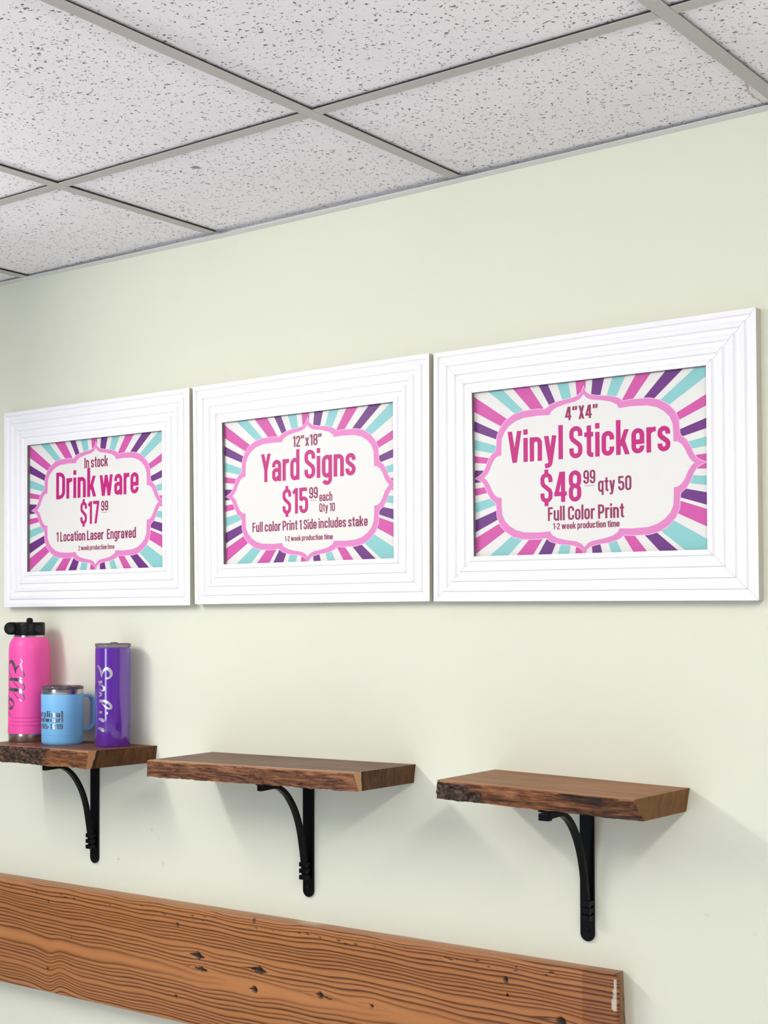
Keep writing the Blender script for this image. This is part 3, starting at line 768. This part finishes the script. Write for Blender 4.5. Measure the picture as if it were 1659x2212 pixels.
mb1 = mat_board('walnut_board', srgb(82, 50, 34), srgb(118, 76, 54), srgb(138, 92, 68), srgb(176, 128, 88), 0.018, srgb(74, 44, 20), srgb(104, 66, 32))
mb2 = mat_board('walnut_board_pale', srgb(80, 54, 36), srgb(116, 82, 58), srgb(136, 100, 72), srgb(190, 146, 108), 0.020, srgb(74, 46, 26), srgb(110, 72, 42))
mb3 = mat_board('golden_board', srgb(112, 70, 36), srgb(146, 98, 56), srgb(162, 114, 70), srgb(164, 112, 70), 0.0, srgb(112, 72, 28), srgb(136, 92, 42))
me1 = mat_edge('torn_edge_dark', srgb(66, 34, 12), srgb(128, 76, 34), srgb(176, 116, 66), srgb(30, 18, 12), srgb(122, 84, 58), 0.2)
me2 = mat_edge('torn_edge_red', srgb(62, 34, 18), srgb(128, 78, 46), srgb(178, 118, 80), srgb(44, 22, 10), srgb(150, 96, 60))
me3 = mat_edge('torn_edge_brown', srgb(48, 22, 8), srgb(114, 64, 32), srgb(178, 118, 74), srgb(36, 26, 22), srgb(118, 90, 74), 0.45)
def ss(a, b, x):
    t = max(0, min(1, (x-a)/(b-a))); return t*t*(3-2*t)
def bark1(u, v): return 1-ss(0.60, 0.66, u + 0.06*(v-0.5) + 0.02*fnoise(u, v, 1, 14))
def bark2(u, v): return 0.9*math.exp(-((u-0.56)/0.05)**2-((v-0.6)/0.5)**2)
def bark3(u, v): return max(1-ss(0.14, 0.20, u - 0.05*(v-0.3)), (ss(0.15, 0.17, u)*(1-ss(0.23, 0.25, u)))*ss(0.4, 0.55, v)) * ss(0.06, 0.16, v)
make_shelf([(-1.0240,-.175,1.3530), (-0.6624,-.175,1.3575), (-1.0240,-.0003,1.3535), (-0.6383,-.0003,1.3573), (-1.0240,-.168,1.3166), (-0.6745,-.171,1.3195), (-1.0240,-.0003,1.3170), (-0.6434,-.0003,1.3211)],
           1.3, -0.8345, 'live edge wall shelf holding the two bottles and the mug', mb1, me1, bark1, 1.0)
make_shelf([(-0.4868,-.175,1.3500), (0.0348,-.175,1.3597), (-0.4742,-.0003,1.3535), (0.0466,-.0003,1.3608), (-0.4975,-.167,1.3150), (0.0371,-.163,1.3258), (-0.4790,-.0003,1.3165), (0.0423,-.0003,1.3260)],
           4.1, -0.2110, 'empty live edge wall shelf in the middle, below the yard signs frame', mb2, me2, bark2, 0.9)
make_shelf([(0.2153,-.175,1.3605), (0.5789,-.175,1.3554), (0.2210,-.0003,1.3630), (0.5923,-.0003,1.3572), (0.2080,-.167,1.3275), (0.5797,-.140,1.3175), (0.2150,-.0003,1.3270), (0.5856,-.0003,1.3185)],
           8.7, 0.4055, 'empty live edge wall shelf with a bark lump, nearest the right', mb3, me3, bark3, 1.5, True)

# ------------------------------------------------------------------ long fir plank low on the wall
def make_plank():
    # four front corners: slight tilt as hung
    zt = lambda x: 1.0437 + 0.0147*(x-0.47); zb = lambda x: 0.8045 + 0.0147*(x-0.47) - 0.0012
    XL, XR, TH = -2.35, 0.480, 0.038
    dxs = 0.0022; nx = int((XR+1.25)/dxs); xs = [XL + (-1.25-XL)*i/60 for i in range(60)] + [-1.25 + (XR+1.25)*i/nx for i in range(nx+1)]
    NZ = 116
    holes = [(-0.5389, .9909, .0035, .0045), (-0.5429, .8412, .0035, .0045), (-0.9524, .9891, .003, .004), (-0.8715, .9197, .0018, .002), (-0.9531, .8362, .003, .004), (-0.0296, .908, .004, .003), (0.263, 1.0028, .0042, .006), (0.2669, .977, .0018, .003), (0.3725, .9491, .009, .008),
             (-0.3239, .8906, .0075, .0075), (-0.1542, .9074, .0065, .0068), (-0.4799, .9352, .0075, .0085), (-0.4703, .9092, .006, .005), (-0.3105, .9314, .0085, .0075), (-0.3258, 1.0282, .004, .004)]
    slits = [(-0.5057, .9361, -0.4577, .9339, .0062, -0.4799), (-0.4927, .9094, -0.4482, .9085, .0036, -0.4703), (-0.3404, .932, -0.2883, .9304, .0068, -0.3105), (-0.340, .8915, -0.318, .890, .003, -0.3239), (-0.168, .9088, -0.120, .9035, .003, -0.1542)]
    kn = [(-0.4799, .9352), (-0.4703, .9092), (-0.3105, .9314), (-0.3239, .8906), (-0.1542, .9074), (-0.0296, .908), (0.3725, .9491)]
    nxs = len(xs); V = np.zeros((nxs, NZ+1, 3)); G = np.zeros((nxs, NZ+1)); H = np.zeros_like(G); Vr = np.zeros_like(G); Pn = np.zeros_like(G)
    X = np.array(xs)[:, None]; vv = np.linspace(0, 1, NZ+1)[None, :]
    ZT = 1.0437+0.0147*(X-0.47); ZB = 0.8033+0.0147*(X-0.47)
    Z = ZT + (ZB-ZT)*vv
    V[:, :, 0] = X; V[:, :, 2] = Z
    def wl(x, f, ph): return np.sin(x*f+ph)
    zm = 0.908 + 0.0147*(X-0.47) - 0.012*(X+0.3) + 0.003*wl(X, 4.1, 0.6) + 0.0012*wl(X, 11, 2.0)
    cc = 0.034 + 0.006*X + 0.0025*wl(X, 3.2, 1.0)
    Zw = Z + 0.0016*wl(X, 17, 0.3+Z*25) + 0.0009*wl(X, 43, 1.0+Z*60)
    # kink near the left end, below the middle
    Zw = Zw - 0.010*np.exp(-((X+0.93)/0.055)**2)*np.clip((0.925-Z)/0.06, 0, 1) * np.tanh((X+0.925)/0.02)
    for (kx, kz) in kn:
        dz = Z-kz
        Zw = Zw - 0.006*np.sign(dz)*np.exp(-np.abs(dz)/0.016)*np.exp(-((X-kx)/0.035)**2)
    rr = np.sqrt((Zw-zm)**2 + cc**2)
    g = rr/0.0071
    g = g + 0.34*np.sin(g*0.9+1.2) + 0.15*np.sin(g*2.3+0.4) + 0.02*np.sin(X*70+g*5)
    G[:] = g
    LT = np.clip(np.abs(Zw-zm)/rr*1.5, 0.06, 1.0)
    for hx, hz, a, b in holes:
        d = ((X-hx)/a)**2 + ((Z-hz)/b)**2
        H = np.maximum(H, np.clip(1.35-d, 0, 1))
    for ax, az, bx, bz, t, pk in slits:
        wdt = t*np.clip(1-np.abs(X-pk)/np.where(X < pk, pk-ax, bx-pk), 0, 1)
        zc = az + (bz-az)*(X-ax)/(bx-ax)
        m = (X > ax) & (X < bx)
        H = np.maximum(H, np.where(m, np.clip((wdt-np.abs(Z-zc))/0.0012+0.3, 0, 1)*0.9*(wdt > 0.0004), 0))
    rng = np.random.RandomState(3)
    for k in range(70):       # worn pecks along the top edge
        hx = rng.uniform(-1.2, 0.4); hz = 1.0437+0.0147*(hx-0.47) - rng.uniform(0.010, 0.022); a = rng.uniform(.002, .009); b = rng.uniform(.0006, .0018)
        H = np.maximum(H, np.clip(1.0-((X-hx)/a)**2-((Z-hz)/b)**2, 0, 1)*0.6)
    Vr[:] = np.where((X > 0.413) , 1.0, 0.0)*(0.75+0.25*np.sin(Z*400))
    jag = np.array([0.0022*noise.noise(Vector((z*230, 0.3, 0))) + 0.0035*noise.noise(Vector((z*60, 5.3, 0))) for z in Z[-1]])[None, :]
    Pn[:] = np.where((X > 0.4700+jag) & (Z > 0.984) & (Z < 1.0375) & (X < XR-0.0028), 0.8, 0.0)*np.clip(0.75+2.2*np.abs(jag)/0.004, 0.5, 1)
    frac = g-np.floor(g)
    V[:, :, 1] = -TH + H*0.006 + 0.0006*np.exp(-((frac-0.3)/0.25)**2)
    # rounded right end
    rc = 0.007; t = np.clip((X-(XR-rc))/rc, 0, 1); V[:, :, 1] += rc*(1-np.sqrt(1-t*t+1e-9))*0.6
    # eased top and bottom edges
    for d in (ZT-Z, Z-ZB):
        t = np.clip((0.006-d)/0.006, 0, 1); V[:, :, 1] += 0.006*(1-np.sqrt(1-t*t+1e-9))
    # corner rounding of the outline
    dd = np.clip((0.010-(ZT-Z))/0.010, 0, 1); V[-60:, :, 0] = np.minimum(V[-60:, :, 0], XR-0.010*(1-np.sqrt(1-np.clip(dd[-60:], 0, 1)**2+1e-9)))
    n1 = NZ+1
    verts = V.reshape(-1, 3).tolist(); faces = []
    for i in range(nxs-1):
        for j in range(NZ): faces.append((i*n1+j, i*n1+j+1, (i+1)*n1+j+1, (i+1)*n1+j))
    b0 = len(verts)
    for i in range(nxs):      # back edge lines on the wall
        verts.append((V[i, 0, 0], -0.0003, 1.0425+0.0113*(V[i, 0, 0]-0.43))); verts.append((V[i, NZ, 0], -0.0003, ZB[i, 0]))
    for i in range(nxs-1):
        faces.append((i*n1, (i+1)*n1, b0+2*(i+1), b0+2*i)); faces.append((i*n1+NZ, b0+2*i+1, b0+2*(i+1)+1, (i+1)*n1+NZ))
        faces.append((b0+2*i, b0+2*i+2, b0+2*i+3, b0+2*i+1))
    for i in (0, nxs-1):
        f = [i*n1+j for j in range(n1)] + [b0+2*i+1, b0+2*i]
        faces.append(tuple(f if i else reversed(f)))
    ox, oz = -0.93, 0.80
    verts = [(x-ox, y, z-oz) for x, y, z in verts]
    me = bpy.data.meshes.new('wooden_plank'); me.from_pydata(verts, [], faces)
    ex = [0.0]*(2*nxs)
    for i in range(nxs):
        ex[2*i] = 0.0
    def at(nm, A, tail):
        a = me.attributes.new(nm, 'FLOAT', 'POINT'); a.data.foreach_set('value', np.concatenate([A.reshape(-1), tail]).astype(np.float32))
    tg = np.zeros(2*nxs); tg[0::2] = G[:, 0]+3.4; tg[1::2] = G[:, NZ]+2.2
    at('grain', G, tg); at('late', LT, np.ones(2*nxs)); at('hole', H, np.zeros(2*nxs)); at('varnish', Vr, np.repeat(Vr[:, 0], 2))
    pt = np.zeros(2*nxs); xa = np.array(xs); pt[0::2] = np.clip(1-np.abs((xa+0.20)/0.035)**2, 0, 1)*(0.5+0.5*np.sin(xa*700))+0.16
    at('paint', Pn, pt)
    bm = bmesh.new(); bm.from_mesh(me); bmesh.ops.recalc_face_normals(bm, faces=bm.faces); bm.to_mesh(me); bm.free()
    o = link_mesh('wooden_plank', me, M['plank'], None, smooth=50)
    o.location = (ox, 0, oz)
    tag(o, 'long orange brown fir plank with dark grain fixed low along the wall', 'plank')
make_plank()

# ------------------------------------------------------------------ drinkware on the left shelf
VIEW = Vector((1.5673+0.85, -2.1566+0.09, 0)).normalized()     # side of the bottles that faces into the room
RGT = Vector((-VIEW.y, VIEW.x, 0))
def wrap_strokes(mb, strokes, cx_of, Rpx, px2m_z, zref, rad_of, lift=0.00025):
    """strokes traced as (x, y, width); wrapped round a body of radius rad_of(z)"""
    for pts in strokes:
        # resample with a Catmull-Rom curve
        c = []
        n = len(pts)
        for i in range(n-1):
            p0, p1, p2, p3 = pts[max(i-1, 0)], pts[i], pts[i+1], pts[min(i+2, n-1)]
            for k in range(8):
                t = k/8
                c.append(tuple(0.5*((2*p1[a]) + (p2[a]-p0[a])*t + (2*p0[a]-5*p1[a]+4*p2[a]-p3[a])*t*t + (3*p1[a]-p0[a]-3*p2[a]+p3[a])*t**3) for a in (0, 1, 2)))
        c.append(pts[-1])
        qs = stroke_poly([(p[0], p[1]) for p in c], False, [max(p[2], 4) for p in c])
        for q in qs:
            vs = []
            for p in q:
                s = max(-0.995, min(0.995, (p[0]-cx_of(p[1]))/Rpx)); th = math.asin(s)
                z = (zref-p[1])*px2m_z; r = rad_of(z)+lift
                d = RGT*(r*sin(th)) + VIEW*(r*cos(th)); vs.append((d.x, d.y, z))
            mb.add(vs, [(0, 1, 2, 3)])

def disc_strokes(cx, cy, r):     # a dot as a short fat stroke
    return [(cx-r*0.6, cy, r*1.5), (cx, cy, r*2), (cx+r*0.6, cy, r*1.5)]

def make_bottle(loc):
    root = empty('water_bottle', loc); root.scale = (1.017,)*3; tag(root, 'tall pink water bottle with a black straw lid, leftmost on the shelf', 'bottle')
    b = MB()
    R = lambda z: 0.0472 - 0.0016*(z/0.23)
    prof = [(R(.018), .0185)]
    for z in (.036, .0445, .053): prof += [(R(z), z-.0016), (R(z)-.0011, z-.0006), (R(z)-.0011, z+.0006), (R(z), z+.0016)]
    prof += [(R(.12), .12), (R(.205), .205), (.0452, .2125), (.0438, .2190), (.0412, .2248), (.0382, .2296), (.0362, .2326), (.0358, .2335)]
    b.lathe(prof, 96); b.build('bottle_body', M['pink'], root, smooth=35)
    b = MB(); b.lathe([(.0425, 0), (.0452, .0008), (.0466, .003), (.0466, .0185)], 96); b.build('steel_base', M['steel'], root, smooth=35)
    b = MB(); b.lathe([(.0352, .2335), (.0352, .2372)], 72); b.build('neck_ring', M['steel'], root, smooth=35)
    # lid
    lid = MB(); z0, z1 = .2372, .2665
    lid.lathe([(.0325, z0), (.0340, z0+.0015), (.0340, z1-.004), (.0330, z1-.0015), (.0310, z1)], 72)
    lo = lid.build('lid', M['blackplastic'], root, smooth=35)
    # carry loop on the left
    lp = MB(); L = -RGT
    ccx, ccz, ro, ri = 0.0430, (z0+z1)/2+.0008, 0.0140, 0.0088
    N = 40; vs = []; fs = []
    hw = 0.0065
    for k in range(N):
        a = 2*pi*k/N
        for rr, s in ((ro, -1), (ro, 1), (ri, 1), (ri, -1)):
            p = L*(ccx+rr*cos(a)*(0.92)) + VIEW*(s*hw); vs.append((p.x, p.y, ccz+rr*sin(a)))
    for k in range(N):
        k2 = (k+1) % N
        for q in range(4): fs.append((k*4+q, k*4+(q+1) % 4, k2*4+(q+1) % 4, k2*4+q))
    lp.add(vs, fs)
    # straps joining loop to lid
    for sz in (1, -1):
        for k in range(1):
            pa = L*0.018; pb = L*0.043; zc = ccz+sz*(ro-0.0026)
            lp.sweep([tuple(pa+Vector((0, 0, zc))), tuple(pb+Vector((0, 0, zc)))], hw, 0.0026, tuple(VIEW))
    lp.build('carry_loop', M['blackplastic'], lo, smooth=40, bevel=None)
    K2 = 32; ld = MB(); vs = []
    for k in range(K2):
        a = 2*pi*k/K2
        for dd in (0.002, -0.002):
            p = L*(ccx+(ri+.0004)*cos(a)*0.92)+VIEW*dd; vs.append((p.x, p.y, ccz+(ri+.0004)*sin(a)))
    ld.add(vs, [tuple(2*k for k in range(K2)), tuple(2*k+1 for k in range(K2-1, -1, -1))]); ld.build('loop_web', M['greyplastic'], lo)
    rim = MB(); vs = []; fs = []
    for k in range(N):
        a = 2*pi*k/N
        for rr, dd in ((ri+0.0012, hw+0.0002), (ri+0.0004, hw+0.0007), (ri-0.0002, hw+0.0002)):
            p = L*(ccx+rr*cos(a)*0.92)+VIEW*dd; vs.append((p.x, p.y, ccz+rr*sin(a)))
    for k in range(N):
        k2 = (k+1) % N
        for q in range(2): fs.append((k*3+q, k*3+q+1, k2*3+q+1, k2*3+q))
    rim.add(vs, fs); rim.build('loop_rim', M['greyplastic'], lo, smooth=60)
    # raised bars on the lid's front
    for th, zz, hh, aw in ((-0.52, .0075, .0011, .22), (-0.35, .0118, .0011, .20), (-0.10, .0160, .0010, .24), (-0.55, .0195, .0010, .18), (-0.25, .0225, .0012, .42), (-0.30, .0040, .0012, .45)):
        rb = MB(); vs = []; K = 8
        for k in range(K+1):
            a = th - aw/2 + aw*k/K
            d = (RGT*sin(a)+VIEW*cos(a))
            for rr, dz in ((.0338, -hh), (.0348, -hh*0.6), (.0348, hh*0.6), (.0338, hh)): vs.append((d.x*rr, d.y*rr, z0+zz+dz))
        fs = [(k*4+q, k*4+q+1, k*4+5+q, k*4+4+q) for k in range(K) for q in range(3)]
        rb.add(vs, fs); rb.build('grip_rib', M['blackplastic'], lo, smooth=50)
    # hinge medallion on the right
    md = MB(); a = 0.62; d = RGT*sin(a)+VIEW*cos(a); tx = RGT*cos(a)-VIEW*sin(a); cz = z0+.0145
    K = 28; vs = []; fs = []
    rings = ((.0078, .0330), (.0078, .0358), (.0064, .0360), (.0060, .0352), (.0030, .0352), (.0026, .0357))
    for rr, off in rings:
        for k in range(K):
            t = 2*pi*k/K; p = d*off+tx*(rr*cos(t)); vs.append((p.x, p.y, cz+rr*sin(t)))
    for i in range(len(rings)-1):
        for k in range(K): fs.append((i*K+k, i*K+(k+1) % K, (i+1)*K+(k+1) % K, (i+1)*K+k))
    fs.append(tuple((len(rings)-1)*K+k for k in range(K)))
    md.add(vs, fs); md.build('hinge_cap', M['greyplastic'], lo, smooth=40)
    # straw spout
    sp = MB(); vs = []; fs = []
    for z, wx, wy in ((z1-.001, .0072, .010), (z1+.004, .0074, .010), (z1+.0072, .0068, .0095), (z1+.0092, .0050, .008), (z1+.0098, .003, .006)):
        for k in range(24):
            t = 2*pi*k/24; ct, st_ = cos(t), sin(t)
            e = 0.6; p = RGT*(wx*math.copysign(abs(ct)**e, ct)) + VIEW*(wy*math.copysign(abs(st_)**e, st_)); vs.append((p.x, p.y, z))
    for i in range(4):
        for k in range(24): fs.append((i*24+k, i*24+(k+1) % 24, (i+1)*24+(k+1) % 24, (i+1)*24+k))
    fs.append(tuple(96+k for k in range(24))); sp.add(vs, fs); sp.build('spout', M['blackplastic'], lo, smooth=40)
    # engraved script
    st = [[(520, 45, 6), (562, 100, 16), (552, 170, 18), (500, 215, 30), (450, 255, 34), (420, 330, 16), (413, 400, 22)],
          [(415, 400, 20), (395, 270, 46), (350, 150, 70), (305, 115, 56), (268, 190, 16), (255, 320, 12), (280, 440, 12), (335, 525, 20)],
          [(545, 215, 18), (560, 300, 24), (605, 390, 30), (612, 450, 30), (585, 500, 18), (545, 515, 26), (500, 470, 12), (490, 400, 10)],
          [(255, 545, 50), (330, 540, 72), (420, 542, 76), (510, 570, 70), (575, 625, 50), (612, 700, 26), (605, 770, 22), (565, 795, 14), (520, 765, 16), (440, 695, 16), (390, 640, 16), (360, 585, 14)],
          [(255, 545, 20), (243, 620, 14), (265, 700, 12), (320, 765, 14)],
          [(255, 785, 50), (320, 780, 72), (410, 782, 76), (500, 805, 70), (565, 860, 50), (602, 935, 26), (595, 1005, 22), (550, 1040, 18), (500, 1005, 16), (430, 935, 16), (380, 880, 16), (350, 825, 14)],
          [(250, 785, 20), (235, 860, 14), (250, 940, 12), (275, 985, 20)],
          [(268, 985, 60), (320, 1030, 50), (362, 1095, 20), (352, 1150, 14), (315, 1185, 14), (270, 1140, 14), (245, 1080, 14), (262, 1010, 30)],
          [(335, 1160, 40), (290, 1215, 80), (240, 1215, 20), (228, 1280, 12), (250, 1350, 12), (300, 1395, 18)]]
    st = [[(x, y, w_) for x, y, w_ in s] for s in st]
    e = MB(); wrap_strokes(e, st, lambda y: 733-(y-60)*0.022, 493, 1/(11.06*949), 2005, R)
    e.build('engraved_name', M['engraved'], root, recalc=False)['label'] = 'shiny steel script lettering'
    return root

def make_mug(loc):
    root = empty('travel_mug', loc); root.scale = (1.01,)*3; tag(root, 'short light blue steel mug with handle and clear lid, between pink bottle and purple tumbler', 'mug')
    b = MB()
    R = lambda z: 0.0452 + 0.0012*(z/0.11)
    b.lathe([(.0385, 0), (.0425, .0006), (.0448, .004), (R(.006), .0065), (R(.018), .0192), (R(.018)-.0006, .0196), (R(.018)-.0006, .0204), (R(.02), .0208), (R(.06), .06), (R(.109), .1085), (R(.11)-.0009, .1098)], 96)
    b.build('mug_body', M['blue'], root, smooth=35)
    b = MB(); b.lathe([(.0452, .1098), (.0455, .1105), (.0458, .1205), (.0440, .1212)], 96); b.build('steel_rim', M['steel'], root, smooth=35)
    b = MB(); b.lathe([(.0435, .1206), (.0462, .1212), (.0462, .1262), (.0455, .1272), (.0425, .1270), (.0415, .1250), (.0200, .1250), (.0005, .1250)], 96); lid = b.build('lid', M['lid'], root, smooth=35)
    b = MB(); d = VIEW*0.018 + RGT*0.006
    b.box(-.012, .012, -.007, .007, .1252, .1285); b.v = [(x+d.x, y+d.y, z) for x, y, z in b.v]
    b.build('slider_tab', M['lid'], lid, bevel=0.001)
    # handle, turned back towards the wall
    ph = radians(20); H = RGT*cos(ph) - VIEW*sin(ph); T = Vector((-H.y, H.x, 0))
    pts = [(.0440, .104), (.055, .1045), (.063, .1035), (.0682, .0985), (.0702, .090), (.0704, .070), (.0702, .052), (.0690, .042), (.0650, .035), (.058, .0312), (.052, .0305), (.0440, .031)]
    path = []
    for i in range(len(pts)-1):
        p0, p1, p2, p3 = pts[max(i-1, 0)], pts[i], pts[i+1], pts[min(i+2, len(pts)-1)]
        for k in range(5):
            t = k/5
            path.append(tuple(0.5*((2*p1[a]) + (p2[a]-p0[a])*t + (2*p0[a]-5*p1[a]+4*p2[a]-p3[a])*t*t + (3*p1[a]-p0[a]-3*p2[a]+p3[a])*t**3) for a in (0, 1)))
    path.append(pts[-1])
    h = MB(); h.sweep([tuple(H*r+Vector((0, 0, z))) for r, z in path], 0.0095, 0.0031, tuple(T)); h.build('handle', M['blue'], root, bevel=0.0014, smooth=40)
    # engraved lines of print, running round from the far left side
    e = MB(); lines = (('arolinal', .0610, .0128, -86, 1), ('eadwearl', .0500, .0110, -88, 1), ('3-285-1919', .0352, .0112, -92, 1))
    for txt, z, hgt, a0, a1 in lines:
        Q, qa, qb = text_quads(txt, 0.10)
        for q in Q:
            vs = []
            # subdivide not needed: strokes are narrow
            for p in q:
                th = radians(a0 + (a1-a0)*(p[0]-qa)/(qb-qa)); zz = z+p[1]*hgt; r = R(zz)+.00035
                d = RGT*(r*sin(th))+VIEW*(r*cos(th)); vs.append((d.x, d.y, zz))
            e.add(vs, [(0, 1, 2, 3)])
    e.build('engraved_print', M['engraved'], root, recalc=False)['label'] = 'shiny steel lines of print'
    return root

def make_tumbler(loc):
    root = empty('skinny_tumbler', loc); root.scale = (1.022,)*3; tag(root, 'slim glossy purple tumbler with a clear lid, rightmost on the shelf', 'tumbler')
    b = MB(); R = lambda z: 0.0373 + 0.0006*(z/0.21)
    b.lathe([(.034, 0), (.0362, .0006), (.0373, .003), (R(.1), .1), (R(.2), .2075), (.0366, .2092)], 96); b.build('tumbler_body', M['purple'], root, smooth=35)
    b = MB(); b.lathe([(.0355, .2085), (.0371, .2092), (.0380, .2110), (.0382, .2160), (.0376, .2174), (.0345, .2172), (.0335, .2150), (.018, .2146), (.0005, .2146)], 96); lid = b.build('lid', M['lid'], root, smooth=35)
    s = MB(); vs = []; fs = []; K = 28
    for z, r in ((.2146, .0085), (.2180, .0085), (.2198, .0072), (.2202, .004)):
        for k in range(K): t = 2*pi*k/K; p = RGT*(r*cos(t)+.002)+VIEW*(r*0.8*sin(t)+.006); vs.append((p.x, p.y, z))
    for i in range(3):
        for k in range(K): fs.append((i*K+k, i*K+(k+1) % K, (i+1)*K+(k+1) % K, (i+1)*K+k))
    fs.append(tuple(3*K+k for k in range(K))); s.add(vs, fs); s.build('slider_tab', M['lid'], lid, smooth=40)
    k_ = 1.22
    st = [[(222, 545, 24), (262, 610, 34), (288, 690, 30), (295, 785, 12)],
          [(297, 770, 12), (310, 700, 22), (345, 635, 34), (395, 605, 46), (450, 640, 56), (478, 710, 46), (455, 770, 34), (415, 795, 28), (375, 800, 24)],
          [(235, 885, 44), (275, 870, 46), (305, 865, 50)], [(240, 925, 16), (290, 935, 22), (335, 975, 36), (335, 1015, 40), (300, 1040, 26), (250, 1010, 16)],
          [(240, 1070, 26), (275, 1095, 34), (270, 1130, 30), (240, 1150, 18)],
          [(240, 1245, 44), (330, 1240, 44), (410, 1275, 42), (462, 1335, 40), (450, 1385, 34), (390, 1378, 32), (330, 1330, 22), (290, 1285, 14)],
          disc_strokes(385, 1475, 24), [(232, 1462, 30), (265, 1462, 40), (290, 1465, 44)],
          [(225, 1590, 28), (265, 1600, 48), (300, 1625, 52), (305, 1655, 20)], [(210, 1770, 26), (260, 1785, 48), (298, 1815, 52), (300, 1845, 20)]]
    st = [[(x, y, w_*k_) for x, y, w_ in q] for q in st]
    e = MB(); wrap_strokes(e, st, lambda y: 524-(y-600)*0.0195, 349, 1/(9.22*1008), 2140, R)
    e.build('engraved_name', M['silver'], root, recalc=False)['label'] = 'shiny silver script lettering'
    return root

make_bottle((-0.9905, -0.062, 1.3536))
make_mug((-0.8592, -0.0765, 1.3552))
make_tumbler((-0.7190, -0.055, 1.3570))
